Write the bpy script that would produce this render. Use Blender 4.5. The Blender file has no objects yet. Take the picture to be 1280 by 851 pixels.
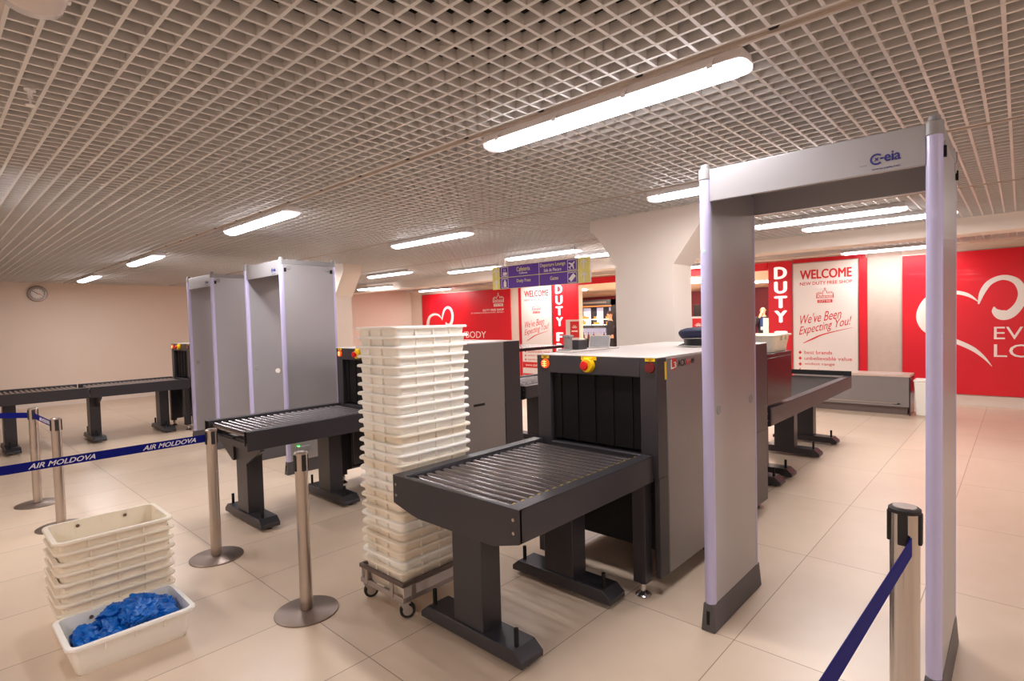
import bpy, bmesh, math, random
from mathutils import Vector, Matrix, noise

random.seed(7)
S = bpy.context.scene
COL = S.collection
PI = math.pi

# ------------------------------------------------------------------ materials
def lin(c):
    return tuple(((v / 255) / 12.92 if v / 255 <= .04045 else ((v / 255 + .055) / 1.055) ** 2.4) for v in c)

def mat(name, rgb, rough=.5, metal=0., vary=.06, scale=6., bump=0., bscale=60., emit=0., spec=.5, coat=0., trans=0., sss=0., stretch=None, emit_rgb=None):
    m = bpy.data.materials.new(name); m.use_nodes = True
    nt = m.node_tree; N = nt.nodes; L = nt.links
    b = N['Principled BSDF']
    c = lin(rgb)
    b.inputs['Roughness'].default_value = rough
    b.inputs['Metallic'].default_value = metal
    b.inputs['Specular IOR Level'].default_value = spec
    b.inputs['Coat Weight'].default_value = coat
    b.inputs['Transmission Weight'].default_value = trans
    if sss:
        b.inputs['Subsurface Weight'].default_value = sss
        b.inputs['Subsurface Radius'].default_value = (.02, .015, .01)
    tc = N.new('ShaderNodeTexCoord')
    mp = N.new('ShaderNodeMapping'); L.new(tc.outputs['Object'], mp.inputs['Vector'])
    if stretch: mp.inputs['Scale'].default_value = stretch
    no = N.new('ShaderNodeTexNoise'); no.inputs['Scale'].default_value = scale; no.inputs['Detail'].default_value = 4
    L.new(mp.outputs['Vector'], no.inputs['Vector'])
    mx = N.new('ShaderNodeMix'); mx.data_type = 'RGBA'
    mx.inputs[6].default_value = (*[v * (1 - vary) for v in c], 1)
    mx.inputs[7].default_value = (*[min(1, v * (1 + vary)) for v in c], 1)
    L.new(no.outputs['Fac'], mx.inputs[0]); L.new(mx.outputs[2], b.inputs['Base Color'])
    if bump:
        n2 = N.new('ShaderNodeTexNoise'); n2.inputs['Scale'].default_value = bscale
        L.new(mp.outputs['Vector'], n2.inputs['Vector'])
        bp = N.new('ShaderNodeBump'); bp.inputs['Strength'].default_value = bump; bp.inputs['Distance'].default_value = .004
        L.new(n2.outputs['Fac'], bp.inputs['Height']); L.new(bp.outputs['Normal'], b.inputs['Normal'])
    if emit:
        b.inputs['Emission Color'].default_value = (*lin(emit_rgb or rgb), 1)
        b.inputs['Emission Strength'].default_value = emit
    return m

LIGHT = 5.0
M = dict(
    wall=mat('painted_wall', (238, 220, 204), .85, vary=.02, scale=1.2, bump=.05, bscale=30),
    column=mat('painted_column', (234, 222, 211), .85, vary=.02, scale=1.2),
    slab=mat('ceiling_void', (22, 19, 18), .95),
    grid=mat('grid_metal', (220, 217, 214), .42, .15, vary=.03),
    rail=mat('rail_metal', (196, 184, 174), .5, .1),
    black=mat('black_gap', (14, 12, 12), .8),
    char=mat('charcoal_paint', (60, 57, 61), .36, .25, vary=.05, scale=3, bump=.05, bscale=300),
    charsh=mat('charcoal_gloss', (60, 52, 56), .2, .35, vary=.04),
    dark=mat('dark_recess', (30, 26, 26), .7),
    panel=mat('grey_panel', (140, 135, 134), .33, .35, vary=.04, scale=2, bump=.04, bscale=250),
    top=mat('pale_top', (206, 195, 189), .4, .1, vary=.03),
    curtain=mat('lead_curtain', (11, 8, 8), .6, spec=.25, vary=.1, scale=8),
    roller=mat('roller_steel', (140, 135, 137), .22, .9, vary=.05),
    rollerend=mat('bearing_yellow', (178, 150, 30), .5),
    chrome=mat('chrome', (205, 199, 196), .16, 1., vary=.02),
    steel=mat('brushed_steel', (188, 178, 170), .3, 1., vary=.06, scale=40, stretch=(1, 1, .1)),
    basesteel=mat('worn_base_steel', (150, 134, 124), .42, .75, vary=.1, scale=14),
    gate=mat('gate_grey', (174, 172, 175), .32, .4, vary=.03, scale=4),
    gatepost=mat('gate_lilac_plastic', (192, 187, 224), .3, 0, vary=.02, coat=.2),
    gatecap=mat('gate_cap_plastic', (148, 146, 147), .45),
    gatebase=mat('gate_base_rubber', (84, 80, 82), .5, bump=.05),
    blue=mat('logo_blue', (38, 44, 120), .5),
    bin=mat('bin_plastic', (252, 247, 238), .38, vary=.04, scale=5, sss=.25),
    binaged=mat('bin_plastic_aged', (240, 229, 210), .42, vary=.07, scale=6, sss=.25),
    hole=mat('rivet_brown', (110, 86, 66), .6),
    dollymetal=mat('dolly_aluminium', (176, 164, 156), .4, .6, vary=.1, scale=20),
    dollytop=mat('dolly_dark_rail', (112, 98, 92), .45, .4, vary=.1, scale=20),
    rubber=mat('black_rubber', (34, 31, 31), .6),
    zinc=mat('zinc_fork', (190, 184, 180), .3, .8, vary=.06),
    cover=mat('blue_film', (4, 106, 200), .34, vary=.3, scale=9),
    navy=mat('navy_webbing', (8, 18, 112), .7, vary=.06, scale=30, spec=.15),
    letter=mat('belt_lettering', (218, 212, 222), .55),
    white=mat('white_vinyl', (245, 238, 228), .5, vary=.01),
    red=mat('red_vinyl', (224, 4, 32), .42, vary=.03, scale=1.5, coat=.08),
    litletter=mat('lit_channel_letter', (250, 246, 242), .4, emit=.22),
    redprint=mat('red_print', (216, 36, 36), .5, vary=.02),
    poster=mat('poster_white', (238, 228, 220), .35, vary=.01, coat=.3),
    alu=mat('poster_frame', (176, 164, 158), .35, .6),
    yellow=mat('warning_yellow', (244, 200, 12), .45, vary=.03),
    yellowprint=mat('label_black', (36, 30, 20), .6),
    redbtn=mat('red_button', (222, 22, 22), .3),
    lampoff=mat('unlit_red_lens', (110, 22, 28), .25),
    orange=mat('amber_lit_lens', (255, 90, 10), .3, emit=.28, emit_rgb=(255, 60, 4)),
    led=mat('amber_led', (255, 214, 150), .3, emit=.9, emit_rgb=(255, 190, 110)),
    diffuser=mat('lit_diffuser', (250, 250, 252), .4, emit=LIGHT, emit_rgb=(252, 248, 252)),
    unlit=mat('unlit_diffuser', (226, 216, 210), .3, vary=.04, scale=60, stretch=(.2, 1, 1), trans=.15),
    endcap=mat('clear_end_cap', (236, 232, 232), .25, trans=.3),
    fixture=mat('fixture_grey', (236, 232, 232), .5),
    purple=mat('sign_purple', (96, 52, 160), .4, vary=.03),
    signyellow=mat('sign_yellow', (238, 228, 128), .45, vary=.02),
    paleyellow=mat('sign_pale_yellow', (240, 228, 150), .5),
    stone=mat('pale_stone', (206, 186, 172), .3, vary=.08, scale=10),
    maroon=mat('maroon_wall', (126, 28, 44), .5, vary=.05),
    shopceil=mat('shop_ceiling', (246, 222, 204), .8, vary=.02),
    shoplight=mat('shop_light_panel', (255, 244, 230), .5, emit=32.),
    cabinet=mat('black_cabinet', (32, 26, 28), .35),
    gold=mat('gold_carton', (222, 164, 70), .35, .4, vary=.2, scale=20),
    wood=mat('light_wood', (196, 120, 60), .5, vary=.15, scale=10),
    litpanel=mat('backlit_panel', (206, 200, 222), .5, emit=.25),
    litshelf=mat('lit_shelf_edge', (255, 244, 224), .5, emit=.7),
    amberglass=mat('amber_bottle', (140, 66, 24), .15, coat=.5, vary=.2),
    clearglass=mat('pale_bottle', (220, 206, 196), .12, coat=.5, vary=.2),
    skin=mat('skin', (224, 166, 132), .5, vary=.04),
    cloth=mat('dark_jacket', (40, 34, 42), .8, vary=.1, scale=30),
    shirt=mat('blue_shirt', (36, 58, 120), .7),
    trouser=mat('black_trousers', (26, 24, 28), .8),
    hair=mat('brown_hair', (64, 40, 28), .6, vary=.2),
    capnavy=mat('cap_navy', (22, 26, 58), .75, vary=.1, scale=40),
    capblack=mat('cap_black', (14, 14, 20), .35),
    piping=mat('cap_piping', (196, 190, 180), .5),
    keys=mat('keypad_grey', (150, 146, 142), .5),
    green=mat('green_led', (120, 255, 120), .4, emit=3., emit_rgb=(70, 255, 90)),
    clockrim=mat('clock_rim', (146, 128, 120), .35, .5),
    clockface=mat('clock_face', (246, 240, 232), .4),
)

def floor_mat():
    m = bpy.data.materials.new('beige_tile_floor'); m.use_nodes = True
    nt = m.node_tree; N = nt.nodes; L = nt.links; b = N['Principled BSDF']
    g = N.new('ShaderNodeNewGeometry'); sp = N.new('ShaderNodeSeparateXYZ'); L.new(g.outputs['Position'], sp.inputs[0])
    def mth(op, a, c=None):
        n = N.new('ShaderNodeMath'); n.operation = op
        for i, v in enumerate((a, c)):
            if v is None: continue
            if isinstance(v, (int, float)): n.inputs[i].default_value = v
            else: L.new(v, n.inputs[i])
        return n.outputs[0]
    def cell(axis, off, pitch):
        t = mth('DIVIDE', mth('SUBTRACT', sp.outputs[axis], off), pitch)
        fr = mth('FRACT', t); d = mth('MULTIPLY', mth('MINIMUM', fr, mth('SUBTRACT', 1., fr)), pitch)
        return mth('FLOOR', t), d
    ix, dx = cell(0, -1.0, .614); iy, dy = cell(1, 2.59, 1.216)
    line = mth('LESS_THAN', mth('MINIMUM', dx, dy), .0022)
    cb = N.new('ShaderNodeCombineXYZ'); L.new(ix, cb.inputs[0]); L.new(iy, cb.inputs[1])
    wn = N.new('ShaderNodeTexWhiteNoise'); L.new(cb.outputs[0], wn.inputs['Vector'])
    n1 = N.new('ShaderNodeTexNoise'); n1.inputs['Scale'].default_value = 1.3; n1.inputs['Detail'].default_value = 3; n1.inputs['Roughness'].default_value = .5
    mp = N.new('ShaderNodeVectorMath'); mp.operation = 'ADD'; L.new(g.outputs['Position'], mp.inputs[0]); L.new(wn.outputs['Color'], mp.inputs[1]); L.new(mp.outputs[0], n1.inputs['Vector'])
    r = N.new('ShaderNodeMix'); r.data_type = 'RGBA'
    r.inputs[6].default_value = (*lin((208, 184, 159)), 1); r.inputs[7].default_value = (*lin((231, 210, 187)), 1)
    n3 = N.new('ShaderNodeTexNoise'); n3.inputs['Scale'].default_value = 7.; n3.inputs['Detail'].default_value = 2
    L.new(mp.outputs[0], n3.inputs['Vector'])
    L.new(mth('ADD', mth('MULTIPLY', n1.outputs['Fac'], .7), mth('MULTIPLY', n3.outputs['Fac'], .3)), r.inputs[0])
    hv = N.new('ShaderNodeHueSaturation'); L.new(r.outputs[2], hv.inputs['Color'])
    L.new(mth('ADD', mth('MULTIPLY', wn.outputs['Value'], .07), .96), hv.inputs['Value'])
    mx = N.new('ShaderNodeMix'); mx.data_type = 'RGBA'; L.new(line, mx.inputs[0]); L.new(hv.outputs[0], mx.inputs[6]); mx.inputs[7].default_value = (*lin((150, 124, 104)), 1)
    L.new(mx.outputs[2], b.inputs['Base Color'])
    rr = N.new('ShaderNodeMapRange'); L.new(n1.outputs['Fac'], rr.inputs[0]); rr.inputs[3].default_value = .285; rr.inputs[4].default_value = .33
    L.new(rr.outputs[0], b.inputs['Roughness'])
    bp = N.new('ShaderNodeBump'); bp.inputs['Strength'].default_value = .35; bp.inputs['Distance'].default_value = .002
    L.new(mth('SUBTRACT', 1., line), bp.inputs['Height']); L.new(bp.outputs[0], b.inputs['Normal'])
    return m
M['floor'] = floor_mat()

# ------------------------------------------------------------------ mesh helpers
class MB:
    def __init__(s): s.v = []; s.f = []
    def add(s, vs, fs):
        k = len(s.v); s.v += [tuple(p) for p in vs]; s.f += [tuple(i + k for i in f) for f in fs]; return s
    def box(s, x0, y0, z0, x1, y1, z1):
        return s.add([(x0, y0, z0), (x1, y0, z0), (x1, y1, z0), (x0, y1, z0), (x0, y0, z1), (x1, y0, z1), (x1, y1, z1), (x0, y1, z1)],
                     [(0, 3, 2, 1), (4, 5, 6, 7), (0, 1, 5, 4), (1, 2, 6, 5), (2, 3, 7, 6), (3, 0, 4, 7)])
    def frustum(s, r0, z0, r1, z1):   # r = (x0,y0,x1,y1)
        q = lambda r, z: [(r[0], r[1], z), (r[2], r[1], z), (r[2], r[3], z), (r[0], r[3], z)]
        return s.add(q(r0, z0) + q(r1, z1), [(0, 3, 2, 1), (4, 5, 6, 7), (0, 1, 5, 4), (1, 2, 6, 5), (2, 3, 7, 6), (3, 0, 4, 7)])
    def prism(s, pts, axis, a, b):    # polygon (u,v) pulled along axis
        def P(u, v, w): return {'x': (w, u, v), 'y': (u, w, v), 'z': (u, v, w)}[axis]
        n = len(pts)
        return s.add([P(u, v, a) for u, v in pts] + [P(u, v, b) for u, v in pts],
                     [tuple(range(n)), tuple(range(2 * n - 1, n - 1, -1))] + [(i, (i + 1) % n, n + (i + 1) % n, n + i) for i in range(n)])
    def cyl(s, p0, p1, r0, r1=None, n=16):
        r1 = r0 if r1 is None else r1
        p0, p1 = Vector(p0), Vector(p1); d = (p1 - p0).normalized()
        a = d.orthogonal().normalized(); b = d.cross(a)
        ring = lambda p, r: [p + (a * math.cos(t) + b * math.sin(t)) * r for t in [2 * PI * i / n for i in range(n)]]
        return s.add(ring(p0, r0) + ring(p1, r1), [tuple(range(n - 1, -1, -1)), tuple(range(n, 2 * n))] + [(i, (i + 1) % n, n + (i + 1) % n, n + i) for i in range(n)])
    def lathe(s, prof, n=32, c=(0, 0, 0), sx=1., sy=1.):
        vs = []; fs = []; m = len(prof)
        for r, z in prof:
            for i in range(n):
                t = 2 * PI * i / n; vs.append((c[0] + r * sx * math.cos(t), c[1] + r * sy * math.sin(t), c[2] + z))
        for j in range(m - 1):
            for i in range(n): fs.append((j * n + i, j * n + (i + 1) % n, (j + 1) * n + (i + 1) % n, (j + 1) * n + i))
        fs.append(tuple(range(n - 1, -1, -1))); fs.append(tuple(range((m - 1) * n, m * n)))
        return s.add(vs, fs)
    def tube(s, path, r, n=8):
        path = [Vector(p) for p in path]; vs = []; fs = []
        for i, p in enumerate(path):
            d = (path[min(i + 1, len(path) - 1)] - path[max(i - 1, 0)]).normalized()
            a = d.cross(Vector((.13, .21, .97))).normalized(); b = d.cross(a)
            vs += [p + (a * math.cos(2 * PI * k / n) + b * math.sin(2 * PI * k / n)) * r for k in range(n)]
        for i in range(len(path) - 1):
            fs += [(i * n + k, i * n + (k + 1) % n, (i + 1) * n + (k + 1) % n, (i + 1) * n + k) for k in range(n)]
        fs += [tuple(range(n - 1, -1, -1)), tuple(range((len(path) - 1) * n, len(path) * n))]
        return s.add(vs, fs)
    def ribbon(s, pts, y0, y1):       # flat brush stroke in the x-z plane: (x, z, width), given a thickness
        L = []; R = []
        for i, (x, z, w) in enumerate(pts):
            a = pts[max(i - 1, 0)]; b = pts[min(i + 1, len(pts) - 1)]
            t = Vector((b[0] - a[0], b[1] - a[1])).normalized(); n = Vector((-t.y, t.x)) * (w / 2)
            L.append((x + n.x, z + n.y)); R.append((x - n.x, z - n.y))
        for i in range(len(pts) - 1):
            s.prism([L[i], L[i + 1], R[i + 1], R[i]], 'y', y0, y1)
        return s
    def mesh(s, name, m=None, smooth=True, ang=35):
        me = bpy.data.meshes.new(name); me.from_pydata(s.v, [], s.f)
        bm = bmesh.new(); bm.from_mesh(me)
        bmesh.ops.recalc_face_normals(bm, faces=bm.faces)
        if smooth:
            for f in bm.faces: f.smooth = True
            for e in bm.edges:
                if len(e.link_faces) == 2 and e.calc_face_angle(0) > math.radians(ang): e.smooth = False
        bm.to_mesh(me); bm.free()
        if m: me.materials.append(m)
        return me
    def build(s, name, m, parent=None, bevel=0., loc=(0, 0, 0), rz=0., smooth=True):
        o = bpy.data.objects.new(name, s.mesh(name, m, smooth)); COL.objects.link(o)
        o.location = loc; o.rotation_euler.z = rz
        if parent: o.parent = parent
        if bevel:
            md = o.modifiers.new('edge', 'BEVEL'); md.width = bevel; md.segments = 2; md.limit_method = 'ANGLE'; md.angle_limit = math.radians(40)
        return o

def link(name, me, parent=None, loc=(0, 0, 0), rz=0.):
    o = bpy.data.objects.new(name, me); COL.objects.link(o); o.location = loc; o.rotation_euler.z = rz
    if parent: o.parent = parent
    return o
def tag(o, label, cat, group=None, kind=None):
    o['label'] = label; o['category'] = cat
    if group: o['group'] = group
    if kind: o['kind'] = kind
    return o
def thing(name, label, cat, loc=(0, 0, 0), rz=0., group=None):
    o = bpy.data.objects.new(name, None); COL.objects.link(o); o.location = loc; o.rotation_euler.z = rz
    o.empty_display_size = .1
    return tag(o, label, cat, group)
def struct(o):
    o['kind'] = 'structure'; return o
def copy_tree(o, parent=None):
    c = o.copy(); COL.objects.link(c)
    if parent: c.parent = parent
    for ch in list(o.children): copy_tree(ch, c)
    return c

_tc = {}
def text_mesh(body, shear=0., bold=0., ext=.5):
    k = (body, shear, bold)
    if k not in _tc:
        cu = bpy.data.curves.new('lettering', 'FONT'); cu.body = body; cu.size = 1.; cu.shear = shear; cu.offset = bold; cu.resolution_u = 3
        cu.space_line = .9
        o = bpy.data.objects.new('lettering', cu)
        me = bpy.data.meshes.new_from_object(o)
        _tc[k] = [v.co.copy() for v in me.vertices], [tuple(p.vertices) for p in me.polygons]
        bpy.data.objects.remove(o); bpy.data.curves.remove(cu); bpy.data.meshes.remove(me)
    return _tc[k]
def text(body, rect, m, parent, plane='front', depth=0., shear=0., bold=0., name='lettering', thick=.0012, slant=0.):
    """lettering fitted into rect (u0, v0, u1, v1) on a plane: front faces -Y, right faces +X"""
    v0_, f0 = text_mesh(body, shear, 0.)
    # heavier lettering: the strokes are widened by overlaying shifted outlines
    sh = [(0, 0)] if bold <= 0 else [(-bold, 0), (bold, 0), (0, bold * .6), (0, -bold * .6)]
    vs = []; fs = []
    for dx, dy in sh:
        k = len(vs); vs += [v + Vector((dx, dy, 0)) for v in v0_]; fs += [tuple(q + k for q in f) for f in f0]
    x0 = min(v.x for v in vs); x1 = max(v.x for v in vs); y0 = min(v.y for v in vs); y1 = max(v.y for v in vs)
    u0, v0, u1, v1 = rect; out = []; n = len(vs)
    for d in (0, 1):
        for q, v in enumerate(vs):
            s = (v.x - x0) / (x1 - x0); u = u0 + s * (u1 - u0); w = v0 + (v.y - y0) / (y1 - y0) * (v1 - v0) + slant * s
            t = depth + (thick + .0002 * (q // len(v0_))) * d
            out.append((u, -t, w) if plane == 'front' else (t, u, w))
    me = MB(); me.add(out, [tuple(f) for f in fs] + [tuple(i + n for i in f) for f in fs])
    ec = {}
    for f in fs:
        for i in range(len(f)):
            a, b = f[i], f[(i + 1) % len(f)]; ec[(min(a, b), max(a, b))] = ec.get((min(a, b), max(a, b)), 0) + 1
    me.f += [(a, b, b + n, a + n) for (a, b), c in ec.items() if c == 1]
    return me.build(name, m, parent, smooth=False)

# ------------------------------------------------------------------ the room
XL, XR, YB, YF, ZC, ZG = -15.1, 3.6, -3.2, 11.4, 3.1, 2.6
OX0, OX1, OZ = -8.2, -3.63, 2.42          # the opening into the duty free shop
struct(MB().box(XL - .2, YB - .2, -.2, XR + .2, 18.4, 0).build('floor', M['floor']))
struct(MB().box(XL - .2, YB - .2, ZC, XR + .2, YF + .2, ZC + .2).build('ceiling', M['slab']))
struct(MB().box(XL - .2, YB - .2, 0, XL, YF + .2, ZC).build('wall_left', M['wall']))
struct(MB().box(XR, YB - .2, 0, XR + .2, YF + .2, ZC).build('wall_right', M['wall']))
struct(MB().box(XL, YB - .2, 0, XR, YB, ZC).build('wall_back', M['wall']))
wf = MB().box(XL, YF, 0, OX0, YF + .16, ZC).box(OX1, YF, 0, XR, YF + .16, ZC).box(OX0, YF, OZ, OX1, YF + .16, ZC)
struct(wf.build('wall_front', M['wall']))
struct(MB().box(XL, YB, 0, XL + .012, YF, .08).build('baseboard_left', M['column']))
struct(MB().box(OX1 + 2.2, YF - .02, 0, XR, YF, .17).build('baseboard_front', M['column'], bevel=.004))
# open cell ceiling: panels between the lamp rails
RAILS = [-1.80, .20, 2.195, 4.185, 6.19]
PIT = .0903; BW = .0070; H0, H1 = ZG, ZG + .042
g = MB()
nx0 = math.ceil((XL + .03 + .955) / PIT); nx1 = math.floor((XR - .03 + .955) / PIT)
spans = [(YB + .02, RAILS[0] - .02)] + [(RAILS[i] + .05, RAILS[i + 1] - .02) for i in range(len(RAILS) - 1)] + [(RAILS[-1] + .05, 8.24), (8.62, YF - .01)]
for (a, b) in spans:
    n = max(1, round((b - a) / PIT)); st = (b - a) / n
    for k in range(n + 1): g.box(XL + .01, a + k * st - BW, H0, XR - .01, a + k * st + BW, H1)
    for k in range(nx0, nx1 + 1): x = -.955 + k * PIT; g.box(x - BW, a, H0 + .0008, x + BW, b, H1 - .0008)
struct(g.build('ceiling_grid', M['grid'], smooth=False))
for r in RAILS:
    t = MB().box(XL + .01, r - .012, ZG + .012, XR - .01, r + .046, ZG + .05).box(XL + .01, r + .03, ZG - .002, XR - .01, r + .044, ZG + .05)
    o = struct(t.build('ceiling_rail', M['rail'], smooth=False))
    sl = MB(); x = XL + .4
    while x < XR: sl.prism([(x, r - .008), (x + .055, r - .008), (x + .03, r + .028), (x + .004, r + .028)], 'z', ZG + .009, ZG + .013); x += .56
    sl.build('slot', M['black'], o, smooth=False)
# downstand beam across the hall, and the columns with their flared heads
struct(MB().box(XL, 8.25, 2.41, XR, 8.6, 3.1).build('ceiling_beam', M['column'], bevel=.01))
struct(MB().box(XL, YF - .25, 2.575, XR, YF, 2.66).build('trim_1', M['column']))
def column(x0, x1, y0, y1):
    f = .31
    m = MB().box(x0, y0, 0, x1, y1, 2.09)
    prof = [(x0 - f, 2.66), (x0 - f, 2.49)]
    for k in range(1, 7): t = k / 6; prof.append((x0 - f + f * t ** .85, 2.49 - .40 * t ** 1.15))
    prof += [(x1, 2.06), (x1 + f * .93, 2.44), (x1 + f, 2.49), (x1 + f, 2.66)]
    m.prism(prof, 'y', y0 - .001, y1 + .02)
    return struct(m.build('column', M['column']))
column(-3.14, -2.487, 5.03, 5.42)
column(-9.48, -8.84, 5.03, 5.36)

# ------------------------------------------------------------------ ceiling lamps
def lamp_meshes(Lh):
    hs = MB().prism([(-.052, .07), (-.068, .030), (-.0752, .029), (-.0752, .024), (.0752, .024), (.0752, .029), (.068, .030), (.052, .07)], 'x', -Lh, Lh).mesh('housing', M['fixture'])
    prof = [(-.074, .025)] + [(-.074 * math.cos(t), .021 - .034 * math.sin(t)) for t in [PI * k / 10 for k in range(11)]] + [(.074, .025)]
    d = MB().prism(prof, 'x', -Lh + .05, Lh - .05).mesh('diffuser', M['diffuser'])
    ends = []
    for s in (-1, 1):
        e = MB(); rings = []
        vs = []; fs = []; n = len(prof)
        for j, (q, sc) in enumerate(((.0, 1.), (.03, .97), (.052, .82), (.062, .5))):
            for (u, v) in prof: vs.append((s * (Lh - .05 + q), u * sc, .0235 + (v - .0235) * sc))
        for j in range(3):
            for i in range(n): fs.append((j * n + i, j * n + (i + 1) % n, (j + 1) * n + (i + 1) % n, (j + 1) * n + i))
        fs += [tuple(range(n)), tuple(range(3 * n, 4 * n))]
        ends.append(e.add(vs, fs).mesh('end_cap', M['endcap']))
    cl = [MB().prism([(s * .079, .016), (s * .079, .038), (s * .058, .062), (s * .054, .062), (s * .072, .036), (s * .072, .016)], 'x', -.012, .012).mesh('clip', M['fixture']) for s in (-1, 1)]
    return hs, d, ends, cl
LM = lamp_meshes(.72)
LMU = LM[1].copy(); LMU.materials.clear(); LMU.materials.append(M['unlit'])
tube_data = bpy.data.lights.new('tube', 'AREA'); tube_data.shape = 'RECTANGLE'; tube_data.size = 1.3; tube_data.size_y = .13
tube_data.energy = 8.6; tube_data.color = lin((252, 247, 247))
def lamp(x, y, label, lit=True, z=ZG - .07):
    t = thing('ceiling_light', label, 'ceiling light', (x, y, z), group='tube lights under the grid ceiling')
    link('housing', LM[0], t); link('diffuser', LM[1] if lit else LMU, t)
    if lit: link('tube', tube_data, t, (0, 0, -.0145))
    for e in LM[2]: link('end_cap', e, t)
    for k in (-.6, -.2, .2, .6):
        for c in LM[3]: link('clip', c, t, (k, 0, 0))
    return t
R0, R1, R2 = RAILS[2] + .105, RAILS[3] + .105, 6.60
LAMPS = [
    (-1.53, R0, 'largest tube light, above the front roller conveyor and beside the near metal detector'),
    (-5.40, R0, 'tube light above the middle pair of metal detectors, on the front rail'),
    (-9.25, R0, 'tube light left of the far metal detector, second from the clock wall'),
    (-12.97, R0, 'tube light closest to the clock wall, smallest on the front rail'),
    (-1.53, RAILS[1] + .09, 'unlit tube light end poking into the top left corner of the picture', False),
    (-1.60, R1, 'tube light cut by the near metal detector frame, right of the big column head'),
    (-5.28, R1, 'tube light above the tall bin stack, left of the purple direction sign'),
    (-1.55, R2, 'upper of the two long tube lights seen through the near metal detector'),
    (-5.43, R2, 'tube light directly above the purple direction sign'),
    (-9.45, R2, 'tube light right of the slim column head behind the metal detectors'),
    (-1.215, 7.32, 'lower of the two long tube lights seen through the near metal detector'),
    (-4.6, 7.36, 'tube light between the yellow sign end and the big column head'),
    (-7.75, 7.36, 'tube light touching the left end of the purple direction sign'),
    (-12.1, 8.0, 'tube light lowest on the left, beside the slim column head', True, 2.45),
    (-1.55, 10.85, 'tube light just above the right welcome poster and red mural'),
    (-5.0, 10.85, 'tube light glimpsed between the big column and the near metal detector'),
    (-13.2, 10.85, 'tube light just above the left edge of the far red mural'),
]
for l in LAMPS: lamp(*l)
for x, y in ((1.6, R0), (1.6, RAILS[0] + .105), (-1.53, RAILS[0] + .105), (-5.4, RAILS[0] + .105), (-5.4, RAILS[1] + .105), (-9.1, R1), (-9.2, 10.85), (1.9, R2)):
    lamp(x, y, 'tube light under the grid ceiling outside the view')

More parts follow.
